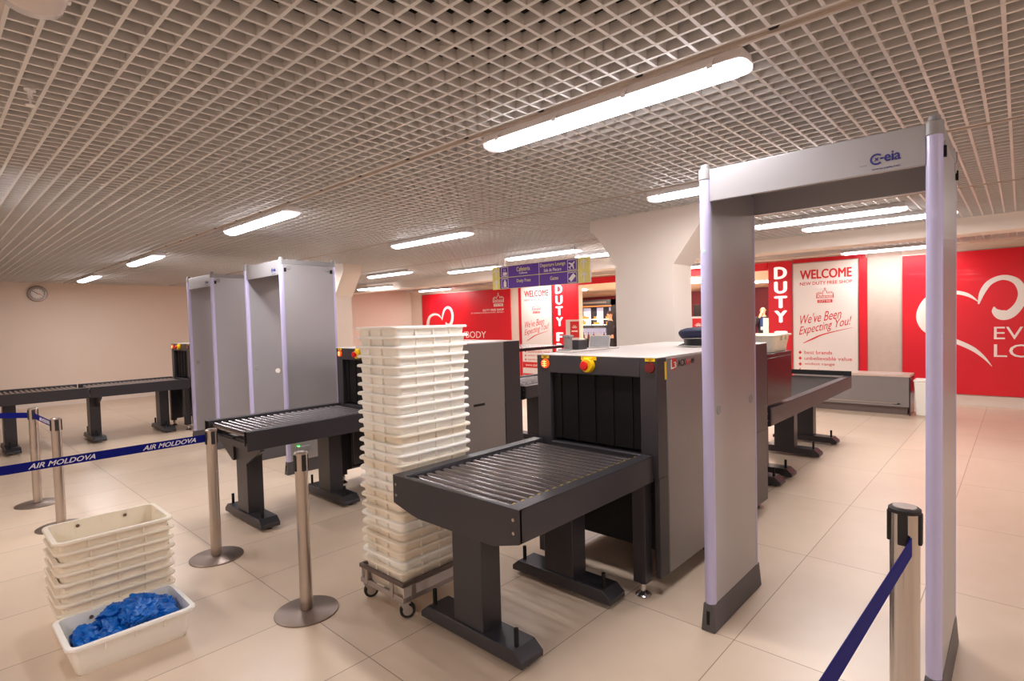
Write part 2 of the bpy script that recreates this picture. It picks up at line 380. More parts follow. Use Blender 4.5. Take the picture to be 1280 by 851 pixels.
# ------------------------------------------------------------------ x-ray scanners
def scanner(x, y, label, logo=True, full=True, sides=True):
    t = thing('baggage_scanner', label, 'x-ray scanner', (x, y, 0), group='baggage x-ray scanners in a row')
    W, T = .425, 1.33
    ln = 1.77
    def portal(y0, y1, name):
        m = MB()
        m.box(-W, y0, .66, -.32, y1, T - .006).box(.32, y0, .66, W, y1, T - .006)
        m.box(-.32, y0, 1.215, .32, y1, T - .006).box(-.32, y0, .66, .32, y1, .78)
        return m.build(name, M['char'], t, bevel=.004)
    portal(0, .11, 'front_frame')
    portal(ln - .26, ln, 'rear_frame')
    # dark bezel strips and corner posts
    for s in (-1, 1):
        a, b = sorted((s * (W - .03), s * W))
        MB().box(a, .008, .1, b, .11, .66).build('corner_post', M['char'], t, bevel=.003)
        MB().box(a, ln - .25, .1, b, ln - .008, .66).build('corner_post', M['char'], t, bevel=.003)
        p = MB().box(a, .113, .1, b + (.002 if s > 0 else 0), ln - .263, T - .012)
        if s < 0: p = MB().box(a - .002, .113, .1, b, ln - .263, T - .012)
        p.box(*sorted((s * (W - .05), s * (W - .03)))[:1], .12, .14, sorted((s * (W - .05), s * (W - .03)))[1], ln - .27, T - .03)
        sp = p.build('side_panel', M['panel'], t, bevel=.004)
        MB().box(*((W + .0015, 1.04, .672, W + .004, 1.20, .697) if s > 0 else (-W - .004, 1.04, .672, -W - .0015, 1.20, .697))).build('slot', M['black'], sp)
        # lower posts standing proud of the portal, front and rear
        a, b = sorted((s * .30, s * .378))
        MB().box(a, -.075, .085, b, .0, .645).build('lower_post', M['char'], t, bevel=.003)
        MB().box(a, ln, .085, b, ln + .075, .645).build('lower_post', M['char'], t, bevel=.003)
        for yy in (-.03, ln + .03):
            f = MB().lathe([(.042, 0), (.045, .008), (.03, .02), (.016, .03), (.016, .05), (.022, .055), (.022, .07), (.014, .075), (.014, .09)], 20)
            f.build('levelling_foot', M['chrome'], t, loc=(s * .335, yy, 0))
    MB().box(-W, .11, T - .012, W, ln - .26, T).box(-W, .0, T - .006, W, .11, T).box(-W, ln - .26, T - .006, W, ln, T).build('top_cover', M['top'], t, bevel=.003)
    u = MB().box(-.395, .30, .12, .395, ln - .3, .64).box(-.395, .1, .6, .395, ln - .1, .66).box(-.395, .12, .12, -.38, .3, .6).box(.38, .12, .12, .395, .3, .6)
    u.build('lower_cabinet', M['dark'], t, bevel=.003)
    gr = MB()
    for k in range(7): gr.box(.02 + k * .03, .285, .45, .032 + k * .03, .298, .6)
    for k in range(5): gr.box(.02, .287, .46 + k * .03, .22, .297, .468 + k * .03)
    gr.build('fan_grille', M['char'], t)
    # tunnel lining and hanging lead curtain strips at both mouths
    MB().box(-.335, .12, .76, -.321, ln - .12, 1.22).box(.321, .12, .76, .335, ln - .12, 1.22).box(-.335, .12, 1.216, .335, ln - .12, 1.23).box(-.335, .05, .74, .335, ln - .05, .775).build('tunnel', M['dark'], t)
    for yy, lst in ((.028, 10), (ln - .04, 10)):
        for k in range(lst):
            x0 = -.318 + k * .0636
            MB().box(x0 + .001, yy + (k % 2) * .006, .80, x0 + .064, yy + .004 + (k % 2) * .006, 1.213).build('curtain_strip', M['curtain'], t)
    # controls along the top of the portal
    for xx, mm in ((-.355, 'orange'), (.385, 'lampoff')):
        l = MB().cyl((xx, 0, 1.272), (xx, -.012, 1.272), .031, .027, 24).build('indicator_lamp', M[mm], t)
        l['label'] = 'lit amber indicator lamp' if mm == 'orange' else 'unlit dark red indicator lamp'
        if mm == 'orange':
            d = MB()
            d.box(xx - .0015, -.0145, 1.25, xx + .0015, -.012, 1.294)
            for i in (-1, 1):
                for j in (-1, 0, 1): d.box(min(xx + i * .005, xx + i * .017), -.0145, 1.270 + j * .013, max(xx + i * .005, xx + i * .017), -.012, 1.2735 + j * .013)
            d.build('led', M['led'], l)
        c = MB().box(xx - .03, -.0025, 1.306, xx + .03, 0, 1.324).build('caution_label', M['yellow'], t)
        text('X-RAY', (xx - .022, 1.315, xx + .022, 1.322), M['yellowprint'], c, depth=.0026)
        text('ON', (xx - .008, 1.308, xx + .008, 1.314), M['yellowprint'], c, depth=.0026)
    c = MB().box(-.075, -.0025, 1.302, .035, 0, 1.324).build('caution_label', M['yellow'], t)
    text('!', (-.062, 1.306, -.059, 1.32), M['yellowprint'], c, depth=.0026)
    e = MB().cyl((-.02, 0, 1.272), (-.02, -.032, 1.272), .045, .041, 28).box(-.05, -.022, 1.29, .01, 0, 1.318).build('emergency_stop', M['yellow'], t, bevel=.004)
    MB().lathe([(.014, 0), (.014, .012), (.026, .014), (.028, .02), (.024, .028), (.010, .032)], 24).build('button', M['redbtn'], e)
    e.children[0].rotation_euler = (PI / 2, 0, 0); e.children[0].location = (-.02, -.034, 1.272)
    MB().box(W + .0003, .088, 1.20, W + .0015, .108, 1.30).build('warning_sticker', M['yellow'], t)
    if logo:
        z0 = 1.245; d = W + .0022
        em = MB(); pts = [(.165, z0 + .0), (.205, z0 + .0)]
        arc = [(.19 + .045 * math.sin(a), z0 + .035 - .035 * math.cos(a)) for a in [PI * k / 12 for k in range(13)]]
        em.add([(d, u, v) for u, v in [(.165, z0)] + arc + [(.165, z0 + .07)]], [tuple(range(15))])
        em.add([(d + .0006, u, v) for u, v in [(.165, z0)] + arc + [(.165, z0 + .07)]], [tuple(range(15))])
        eo = em.build('maker_emblem', M['redprint'], t, smooth=False)
        text('L', (.158, z0 + .008, .19, z0 + .062), M['white'], eo, 'right', d + .001, bold=.02)
        text('3', (.192, z0 + .012, .222, z0 + .046), M['white'], eo, 'right', d + .001)
        text('ACX', (.245, z0 + .016, .345, z0 + .056), M['yellowprint'], t, 'right', d, bold=.005)
        text('6.4', (.35, z0 + .018, .405, z0 + .05), M['redprint'], t, 'right', d, bold=.01)
        text('-MV', (.41, z0 + .022, .46, z0 + .052), M['yellowprint'], t, 'right', d, bold=.005)
    if full:
        # lower hood over the outlet
        h = MB().box(-W, ln + .002, 1.2, W, ln + (.62 if sides else .85), 1.235)
        if sides: h.box(-W, ln + .002, .83, -W + .03, ln + .62, 1.2).box(W - .03, ln + .002, .83, W, ln + .62, 1.2)
        h.build('outlet_hood', M['charsh'], t, bevel=.004)
        for k in range(10 if sides else 0):
            x0 = -.38 + k * .076
            MB().box(x0 + .001, ln + .58 + (k % 2) * .006, .82, x0 + .076, ln + .584 + (k % 2) * .006, 1.198).build('curtain_strip', M['curtain'], t)
    return t

# ------------------------------------------------------------------ roller conveyors
def leg(parent, x, y, post_w=.205, post_d=.125, top=.68):
    p = MB().box(x - post_w / 2, y, .088, x + post_w / 2, y + post_d, top).build('leg', M['char'], parent, bevel=.004)
    w = .352
    b = MB().prism([(x - w, .022), (x + w, .022), (x + w, .05), (x + w - .05, .09), (x - w + .05, .09), (x - w, .05)], 'y', y - .012, y + post_d + .012)
    b.build('base', M['char'], p, bevel=.004)
    for s in (-1, 1):
        MB().cyl((x + s * .285, y + .03, .088), (x + s * .285, y + .03, .17), .011, n=10).build('stud', M['black'], p)
        MB().lathe([(.03, 0), (.03, .006), (.012, .012), (.012, .03)], 14).build('foot', M['chrome'], p, loc=(x + s * .30, y + post_d / 2, 0))
    return p
def conveyor(x, y0, y1, label, legs, closed=True, z=.79, xoff=0., cat='roller conveyor', belt=False, guard=False, group='roller conveyor tables'):
    t = thing('roller_conveyor', label, cat, (x, 0, 0), group=group)
    W = .428; zb = z - .143; rw = .07
    m = MB()
    for s in (-1, 1):
        a, b = sorted((s * W, s * (W - .006))); m.box(a, y0 + .006, zb, b, y1, z)
        a, b = sorted((s * W, s * (W - rw))); m.box(a, y0 + .012, z - .006, b, y1, z)
        a, b = sorted((s * (W - rw), s * (W - rw + .005))); m.box(a, y0 + .012, zb + .03, b, y1, z - .006)
    m.box(-W + .01, y0 + .3, zb + .01, W - .01, y0 + .33, zb + .05).box(-W + .01, y1 - .2, zb + .01, W - .01, y1 - .17, zb + .05)
    f = m.build('frame', M['char'], t, bevel=.003)
    if closed:
        e = MB().prism([(-W, z), (-W, zb + .0), (-W + .13, zb - .03), (-W + .2, zb - .042), (W - .15, zb - .042), (W, zb), (W, z)][::-1], 'y', y0, y0 + .022)
        eo = e.build('end_panel', M['char'], t, bevel=.003)
        for sx in (-W + .028, W - .028):
            for sz in (z - .045, z - .10):
                MB().cyl((sx, y0 - .004, sz), (sx, y0, sz), .007, n=10).build('screw', M['steel'], eo)
    else:
        e = MB().box(-W + .004, y0 + .02, zb + .0, W - .004, y0 + .045, zb + .05)
        for s in (-1, 1):
            e.prism([(s * (W - .01), zb + .03), (s * (W - .01), zb - .02), (s * .13, zb - .16), (s * .10, zb - .16), (s * .10, zb + .03)], 'y', y0 + .1, y0 + .13)
        e.build('end_brace', M['char'], t, bevel=.002)
    if belt:
        MB().box(-W + rw, y0 + .02, z - .06, W - rw, y1 - .02, z - .02).build('belt', M['curtain'], t, bevel=.008)
    else:
        pit = .0545; rm = MB().cyl((-W + rw, 0, 0), (W - rw, 0, 0), .0235, n=18).mesh('roller', M['roller'])
        bm_ = MB().box(-.006, -.008, -.008, .006, .008, .008).mesh('bearing', M['rollerend'])
        k = y0 + .055
        while k < y1 - .03:
            r = link('roller', rm, t, (0, k, z - .036)); link('bearing', bm_, r, (W - rw - .002, 0, .027)); k += pit
    if guard:
        MB().box(-W, y1 - .02, z, W, y1, z + .055).box(-W, y0 + .6, z, -W + .02, y1, z + .055).build('guard', M['black'], t, bevel=.003)
    for ly in legs: leg(t, xoff, ly, top=zb + .03)
    return t

M1X, M2X, M3X = -1.88, -4.56, -9.76
scanner(M1X, 2.73, 'nearest x-ray scanner, with navy peaked cap and console on top')
scanner(M2X, 2.83, 'x-ray scanner partly hidden behind the tall stack of white bins', sides=False)
scanner(M3X, 2.84, 'farthest x-ray scanner, in front of the clock wall', full=False)
conveyor(-1.905, 1.61, 2.715, 'nearest roller conveyor with closed dark end panel, feeding the front scanner', [1.745, 2.45], xoff=-.04)
conveyor(-4.55, 1.60, 2.81, 'open-ended roller conveyor beside the two slim steel posts, left of bin stack', [1.72, 2.42], closed=False)
conveyor(M3X, 1.6, 2.82, 'roller conveyor section joined to the farthest scanner by the clock wall', [1.64, 2.5], closed=False)
conveyor(M3X, -.35, 1.585, 'long roller conveyor section running out of the picture at the left edge', [.74, -.2], closed=False)
conveyor(-1.885, 4.585, 7.42, 'exit conveyor with dark belt behind the nearest scanner, near the steel bench', [5.16, 5.5, 6.45, 7.2], belt=True, guard=True, xoff=-.03, cat='conveyor', z=.80)
conveyor(-4.565, 4.685, 7.5, 'exit roller conveyor behind the middle scanner, glimpsed left of the nearest scanner', [5.3, 6.5, 7.3], cat='conveyor', z=.80)

# ------------------------------------------------------------------ walk-through metal detectors
def detector(x, label, y=2.588):
    t = thing('metal_detector_gate', label, 'metal detector', (x, y, 0), group='walk-through metal detectors')
    HW, D = .466, .63
    for s in (-1, 1):
        a, b = sorted((s * HW, s * (HW - .052)))
        p = MB().box(a + .002, .03, .03, b - .002, D - .03, 2.2).build('side_panel', M['gate'], t, bevel=.004)
        for z in (1.085, 2.165):
            for yy in (.09, .53):
                for q in (a + .002, b - .002):
                    sg = -1 if q < (a + b) / 2 else 1
                    if (sg == s) == (z < 2): continue
                    MB().cyl((q, yy, z), (q + sg * .005, yy, z), .026, .022, 20).build('fixing_cap', M['gatecap'], p)
        c = (a + b) / 2
        for yy, sg in ((.024, -1), (D - .024, 1)):
            pr = []
            for k in range(15):
                th = PI * k / 14; r = .0255 + (.0012 if k % 2 else 0)
                pr.append((c + r * math.cos(th), yy + sg * r * math.sin(th) * .95))
            pr += [(c - .0255, yy - sg * .012), (c + .0255, yy - sg * .012)]
            MB().prism(pr, 'z', .12, 2.2).build('light_column', M['gatepost'], t)
            pc = [(c + (u - c) * 1.12, yy + (v - yy) * 1.12) for u, v in pr]
            cp = MB().prism(pc, 'z', 2.197, 2.25)
            cp.cyl((c, yy, 2.25), (c, yy, 2.272), .022, .018, 16)
            cp.build('post_cap', M['gatecap'], t, bevel=.004)
        # flared floor shoe with a slot in its nose
        q = [(a - .006, -.012, b + .006, D + .012), (a - .001, .0, b + .001, D)]
        sh = MB().frustum((a - .01, -.014, b + .01, D + .014), 0, (a - .001, -.003, b + .001, D + .003), .135).build('floor_shoe', M['gatebase'], t, bevel=.006)
        MB().box(c - .007, -.0115, .035, c + .007, -.004, .10).build('slot', M['black'], sh)
        MB().box(a - .004 if s < 0 else b - .002, .04, 2.12, a + .002 if s < 0 else b + .008, .062, 2.16).build('latch', M['black'], t)
        MB().box(a - .004 if s < 0 else b - .002, D - .07, 2.12, a + .002 if s < 0 else b + .008, D - .048, 2.16).build('latch', M['black'], t)
    iw = HW - .05
    MB().box(-iw, .012, 2.092, iw, .026, 2.246).box(-iw, .026, 2.232, iw, D - .04, 2.246).build('front_header', M['gate'], t, bevel=.004)
    MB().box(-iw, D - .03, 2.096, iw, D - .012, 2.246).build('rear_header', M['gate'], t, bevel=.004)
    for a, b in ((HW - .05, HW - .002), (-HW + .002, -HW + .05)): MB().box(a, .03, 2.2, b, D - .03, 2.245).build('top_rail', M['gatecap'], t, bevel=.003)
    # blue maker's mark: ringed C, the letters joined to it, address line
    X = lambda v: v + .681
    em = MB(); cx, cz = X(-.422), 2.147
    for k in range(20):
        a0 = math.radians(45 + k * 13.5); a1 = math.radians(45 + (k + 1) * 13.5)
        em.prism([(cx + r * math.cos(a), cz + r * math.sin(a)) for r, a in ((.022, a0), (.022, a1), (.0155, a1), (.0155, a0))], 'y', .0095, .0118)
    for k in range(4):
        a = PI / 2 * k + PI / 4
        em.prism([(cx, cz), (cx + .004 * math.cos(a - PI / 4), cz + .004 * math.sin(a - PI / 4)), (cx + .010 * math.cos(a), cz + .010 * math.sin(a)), (cx + .004 * math.cos(a + PI / 4), cz + .004 * math.sin(a + PI / 4))], 'y', .0095, .0118)
    em.box(cx + .012, .0095, cz - .002, cx + .024, .0118, cz + .004)
    eo = em.build('maker_emblem', M['blue'], t, smooth=False)
    text('eia', (X(-.397), 2.132, X(-.343), 2.169), M['blue'], eo, depth=-.0115, bold=.03)
    text('www.ceia.net', (X(-.438), 2.106, X(-.345), 2.113), M['blue'], eo, depth=-.0115)
    MB().box(X(-.48), .0105, 2.128, X(-.455), .0118, 2.131).build('mark', M['gatecap'], t)
    return t
g1 = detector(-.681, 'nearest walk-through metal detector, filling the right of the picture')
MB().cyl((-.440, .0015, 1.86), (-.440, -.004, 1.86), .003, n=8).build('status_light', M['green'], g1)
g2 = detector(-6.08, 'metal detector directly behind the open-ended conveyor, white dot inside')
MB().cyl((-.4165, .33, 1.03), (-.411, .33, 1.03), .028, n=20).build('round_sticker', M['white'], g2)
ps = MB().box(.462, .10, .22, .488, .24, .28).build('power_box', M['gatecap'], g2, bevel=.004)
MB().cyl((.478, .12, .28), (.478, .12, .286), .008, n=10).build('status_light', M['green'], ps)
detector(-8.03, 'farthest metal detector, beside the clock wall scanner')

# ------------------------------------------------------------------ plastic bins
def bin_meshes(mt):
    rx, ry, bx, by, h = .18, .245, .165, .225, .145
    def ring(x, y, z, r=.03, n=5):
        out = []
        for cx, cy, a0 in ((x - r, y - r, 0), (-x + r, y - r, 90), (-x + r, -y + r, 180), (x - r, -y + r, 270)):
            for k in range(n + 1): a = math.radians(a0 + 90 * k / n); out.append((cx + r * math.cos(a), cy + r * math.sin(a), z))
        return out
    # one continuous shell: out over the floor, up, over the lip and down inside
    rs = [ring(bx - .004, by - .004, 0), ring(bx, by, .006), ring(rx, ry, h - .012), ring(rx, ry, h - .001), ring(rx - .004, ry - .004, h - .001), ring(rx - .005, ry - .005, h - .02), ring(bx - .004, by - .004, .008)]
    n = len(rs[0]); vs = sum(rs, []); fs = [tuple(range(n - 1, -1, -1)), tuple(range(6 * n, 7 * n))]
    for j in range(6): fs += [(j * n + i, j * n + (i + 1) % n, (j + 1) * n + (i + 1) % n, (j + 1) * n + i) for i in range(n)]
    sh = MB().add(vs, fs)
    for s in (-1, 1):                                      # stiffening ribs under the lip
        for y in (-.12, 0, .12): sh.box(*sorted((s * (rx - .008), s * (rx + .009)))[:1], y - .0035, h - .049, sorted((s * (rx - .008), s * (rx + .009)))[1], y + .0035, h - .006)
        for x in (-.055, .055): sh.box(x - .0035, sorted((s * (ry - .008), s * (ry + .009)))[0], h - .049, x + .0035, sorted((s * (ry - .008), s * (ry + .009)))[1], h - .006)
    lip = [ring(rx - .002, ry - .002, h - .010), ring(rx + .018, ry + .018, h - .014, .044), ring(rx + .020, ry + .020, h - .007, .045), ring(rx + .016, ry + .016, h, .044), ring(rx - .004, ry - .004, h + .0005), ring(rx - .004, ry - .004, h - .010)]
    vs = sum(lip, []); fs = []
    for j in range(6): fs += [(j * n + i, j * n + (i + 1) % n, ((j + 1) % 6) * n + (i + 1) % n, ((j + 1) % 6) * n + i) for i in range(n)]
    lp = MB().add(vs, fs)
    return sh.mesh('shell', mt, ang=50), lp.mesh('rim', mt, ang=50)
BN = bin_meshes(M['bin']); BA = bin_meshes(M['binaged'])
rivet = MB().cyl((0, 0, 0), (-.003, 0, 0), .009, n=12).mesh('rivet', M['hole'])
def bin_(loc, rz, label, ms, group, rivets=False):
    t = thing('plastic_bin', label, 'plastic bin', loc, rz, group)
    link('shell', ms[0], t); link('rim', ms[1], t)
    if rivets:
        for y in (-.11, .11): link('rivet', rivet, t, (-.1705, y, .115)).rotation_euler = (0, PI, 0)
    return t
ORD = ['bottom', 'second', 'third', 'fourth', 'fifth', 'sixth', 'seventh', 'eighth', 'ninth', 'tenth', 'eleventh', 'twelfth', 'thirteenth']
def place(i, n):
    if i == 0: return 'bottom'
    if i == n - 1: return 'top'
    return ORD[i] + ' from bottom' if i < n / 2 else ORD[n - 1 - i] + ' from top'
STX, STY, PITCH = -2.553, 1.93, .0516
for i in range(26):
    bin_((STX + random.uniform(-.004, .004), STY + random.uniform(-.004, .004), .1 + i * PITCH), random.uniform(-.008, .008),
         place(i, 26) + ' white bin in the tall stack on the wheeled dolly', BA if i in (0, 2, 3, 4, 6, 7, 8, 11, 14) else BN, 'white bins stacked on the dolly')
for i in range(8):
    bin_((-3.672 + random.uniform(-.004, .004), .682 + random.uniform(-.003, .003), i * PITCH), random.uniform(-.01, .01),
         place(i, 8) + ' bin in the low floor stack beside the blue film', BA, 'bins stacked on the floor', rivets=(i == 7))
bin_((-3.268, .655, 0), 0, 'single bin on the floor holding crumpled blue shoe covers', BN, None, rivets=True)
bin_((-1.70, 4.90, 1.236), PI / 2, 'cream bin lying on the outlet hood behind the near metal detector', BA, None)

# crumpled blue shoe covers
sc = MB()
def crumple(c, r, seed, flat=.5):
    bm = bmesh.new(); bmesh.ops.create_icosphere(bm, subdivisions=4, radius=1)
    rot = Matrix.Rotation(seed * 1.7, 3, 'Z') @ Matrix.Rotation(.5 * math.sin(seed * 3), 3, 'X')
    for v in bm.verts:
        p = v.co.copy(); q = p * 1.5 + Vector((seed * 7.1, seed * 3.3, seed))
        d = 1 + .5 * noise.noise(q) + .6 * abs(noise.noise(q * 1.6)) - .34 * abs(noise.noise(q * 3.1))
        p *= d; p = Vector((p.x * r[0], p.y * r[1], p.z * r[2])); v.co = rot @ p + Vector(c)
        v.co.z = max(v.co.z, .012)
        lim = .148 + .02 * v.co.z / .145
        v.co.x = max(-3.268 - lim, min(-3.268 + lim, v.co.x)); v.co.y = max(.655 - .215, min(.655 + .215, v.co.y))
    sc.add([v.co for v in bm.verts], [tuple(v.index for v in f.verts) for f in bm.faces]); bm.free()
for i in range(24):
    yy = .475 + .36 * (i / 23); hump = .085 + .075 * math.exp(-((yy - .70) / .1) ** 2)
    crumple((-3.27 + random.uniform(-.07, .07), yy, hump * random.uniform(.8, 1.05)), (random.uniform(.05, .08), random.uniform(.035, .06), random.uniform(.025, .05)), i + 1)
tag(sc.build('shoe_covers', M['cover']), 'heap of crumpled bright blue film shoe covers inside the floor bin', 'shoe covers', kind='stuff')

# wheeled dolly under the tall stack
d = thing('dolly', 'low wheeled metal dolly carrying the tall stack of white bins', 'dolly', (STX, STY, 0))
hx, hy = .205, .272
def angle_ring(x, y, z0, z1, th):
    return MB().box(-x, -y, z0, x, -y + th, z1).box(-x, y - th, z0, x, y, z1).box(-x, -y + th, z0, -x + th, y - th, z1).box(x - th, -y + th, z0, x, y - th, z1)
angle_ring(hx, hy, .178, .200, .016).build('top_rail', M['dollytop'], d, bevel=.002)
lo = angle_ring(hx - .004, hy - .004, .0925, .12, .012).box(-hx + .01, -.03, .0925, hx - .01, .03, .099).box(-.03, -hy + .01, .0928, .03, hy - .01, .0988)
lo.build('lower_frame', M['dollymetal'], d, bevel=.002)
for sx, sy in ((-.14, -1), (.10, -1), (-.14, 1), (.10, 1)):
    MB().box(sx - .014, sy * (hy - .006) - .005, .10, sx + .014, sy * (hy - .006) + .005, .19).build('upright', M['dollymetal'], d, bevel=.001)
for sy in (-.2, .1, .2):
    for sx in (-1, 1): MB().box(sx * (hx - .006) - .005, sy - .014, .10, sx * (hx - .006) + .005, sy + .014, .19).build('upright', M['dollymetal'], d, bevel=.001)
for sx in (-1, 1):
    MB().box(sx * (hx - .008) - .003, -hy + .01, .118, sx * (hx - .008) + .003, hy - .01, .172).build('side_plate', M['top'], d)
    for sy in (-1, 1):
        cx, cy = sx * (hx - .035), sy * (hy - .035)
        c = MB().box(-.03, -.03, .086, .03, .03, .092)
        c.cyl((0, 0, .076), (0, 0, .088), .022, n=14)
        for q in (-.018, .018): c.prism([(-.024, .08), (.02, .08), (.028, .036), (.008, .026)], 'x', q - .0015, q + .0015)
        co = c.build('caster', M['zinc'], d, loc=(cx, cy, 0), rz=random.uniform(-.65, -.35))
        MB().cyl((-.012, .014, .041), (.012, .014, .041), .041, n=28).build('tyre', M['rubber'], co, bevel=.003)
        MB().cyl((-.015, .014, .041), (.015, .014, .041), .026, n=20).build('hub', M['zinc'], co)

# ------------------------------------------------------------------ queue posts and belts
def post(x, y, label, r=.033, h=.875, base=.165, chrome=False, seen=True):
    t = thing('queue_post', label, 'queue post', (x, y, 0), group='steel queue posts')
    mm = M['chrome'] if chrome else M['steel']
    MB().lathe([(base, 0), (base, .006), (base - .004, .0085), (r + .014, .0105), (r + .004, .016)], 56).build('base', M['basesteel'], t)
    MB().lathe([(r, .02), (r, h - .012)], 28).build('tube', mm, t)
    hd = MB().lathe([(r + .003, h - .014), (r + .003, h - .004), (r - .002, h)], 28).build('cap', M['rubber'] if chrome else M['steel'], t)
    MB().lathe([(r - .006, h - .001), (r - .008, h + .002)], 28).build('lid', M['basesteel'], hd)
    for k in range(4):
        a = PI / 2 * k; ca, sa = math.cos(a), math.sin(a)
        b = MB().box(r - .004, -.012, h - .10, r + .005, .012, h - .012).build('belt_clip', M['rubber'], t, bevel=.003); b.rotation_euler.z = a
    return t
def belt(p0, p1, z, label, words=(), h=.05, drop=0.):
    p0 = Vector((*p0, z)); p1 = Vector((*p1, z)); L = (p1 - p0).length; a = math.atan2(p1.y - p0.y, p1.x - p0.x)
    t = MB(); n = 24
    for k in range(n):
        u0, u1 = L * k / n, L * (k + 1) / n; q = lambda u: -drop * 4 * (u / L) * (1 - u / L)
        t.add([(u0, -.0009, q(u0)), (u1, -.0009, q(u1)), (u1, -.0009, q(u1) + h), (u0, -.0009, q(u0) + h), (u0, .0009, q(u0)), (u1, .0009, q(u1)), (u1, .0009, q(u1) + h), (u0, .0009, q(u0) + h)],
              [(0, 1, 2, 3), (7, 6, 5, 4), (3, 2, 6, 7), (0, 4, 5, 1)] + ([(0, 3, 7, 4)] if k == 0 else []) + ([(1, 5, 6, 2)] if k == n - 1 else []))
    o = t.build('queue_belt', M['navy'], loc=p0, rz=a); tag(o, label, 'queue belt', 'navy queue belts')
    for s, u0, u1 in words: text(s, (u0, h * .2, u1, h * .78), M['letter'], o, depth=.001, shear=.35, bold=.02)
    return o
A, B, C_, D_, R_ = (-4.01, 1.33), (-2.85, 1.385), (-6.56, .70), (-5.63, .735), (-.238, 1.864)
post(*A, 'slim queue post at the end of the long navy belt, by the open-ended conveyor')
post(*B, 'slim queue post standing alone left of the bin dolly')
post(*C_, 'queue post farthest left, by the scanner conveyor legs')
post(*D_, 'queue post behind the low bin stack, second from the left')
post(*R_, 'chrome queue post with dark glossy top beside the near metal detector', r=.036, h=1.0, base=.18, chrome=True)
post(-4.0, -.85, 'queue post outside the view holding the long navy belt')
post(-7.75, -.25, 'queue post outside the view left of the clock wall scanner')
post(-.30, -.35, 'queue post outside the view beside the camera', r=.036, h=1.0, base=.18, chrome=True)
# belts run from the far end towards the post so that the wording reads along them
belt((-4.0, -.81), (-4.012, 1.293), .793, 'long navy belt with white airline lettering across the left foreground', [('AIR MOLDOVA', 1.205, 1.505), ('AIR MOLDOVA', 1.745, 2.045), ('AIR MOLDOVA', .665, .965)])
belt((-7.72, -.23), (-6.59, .68), .785, 'short navy belt at the left picture edge behind the long one', [('AIR MOLDOVA', .45, .83)])
belt((-6.52, .701), (-5.67, .734), .785, 'short navy belt joining the two far left queue posts', [('AIR MOLDOVA', .25, .65)])
belt((-.298, -.31), (-.218, 1.83), .875, 'plain dark blue belt running out of the bottom right corner', h=.052)

# ------------------------------------------------------------------ red murals, posters and lettering on the far wall
YW = YF - .002
def stroke_pts(pts, n=60):
    out = []
    k = len(pts) - 1
    for i in range(n + 1):
        t = i / n * k; j = min(int(t), k - 1); u = t - j
        p = [pts[max(0, j - 1)], pts[j], pts[j + 1], pts[min(k, j + 2)]]
        out.append(tuple(.5 * (2 * p[1][q] + (p[2][q] - p[0][q]) * u + (2 * p[0][q] - 5 * p[1][q] + 4 * p[2][q] - p[3][q]) * u * u + (3 * p[1][q] - p[0][q] - 3 * p[2][q] + p[3][q]) * u ** 3) for q in range(3)))
    return out
def emblem(parent, x0, z0, w, h, m, inv, y):
    e = MB()
    e.box(x0 + .06 * w, y - .001, z0, x0 + .94 * w, y, z0 + .2 * h)
    T = lambda u, v: (x0 + u * w, z0 + v * h)
    def line(pts, wd=.018): e.ribbon([(*T(u, v), wd * w * 2) for u, v in pts], y - .001, y)
    line([(0, .3), (0, .62), (.38, .62)]); line([(.62, .62), (1, .62), (1, .3)]); line([(0, .3), (1.0, .3)], .012)
    line([(.38, .62), (.38, .72), (.5, .84), (.62, .72), (.62, .62)]); line([(.5, .84), (.5, 1.0)]); line([(.44, .93), (.56, .93)], .012)
    line([(.1, .62), (.1, .7), (.28, .7), (.28, .62)], .012); line([(.72, .62), (.72, .7), (.9, .7), (.9, .62)], .012)
    o = e.build('emblem', m, parent, smooth=False)
    text('Dufremol', (x0 + .04 * w, z0 + .33 * h, x0 + .98 * w, z0 + .56 * h), m, o, depth=-y + .0012 if False else -y, bold=.005)
    text('DUTY FREE', (x0 + .14 * w, z0 + .05 * h, x0 + .86 * w, z0 + .155 * h), inv, o, depth=-y + .0011, bold=.01)
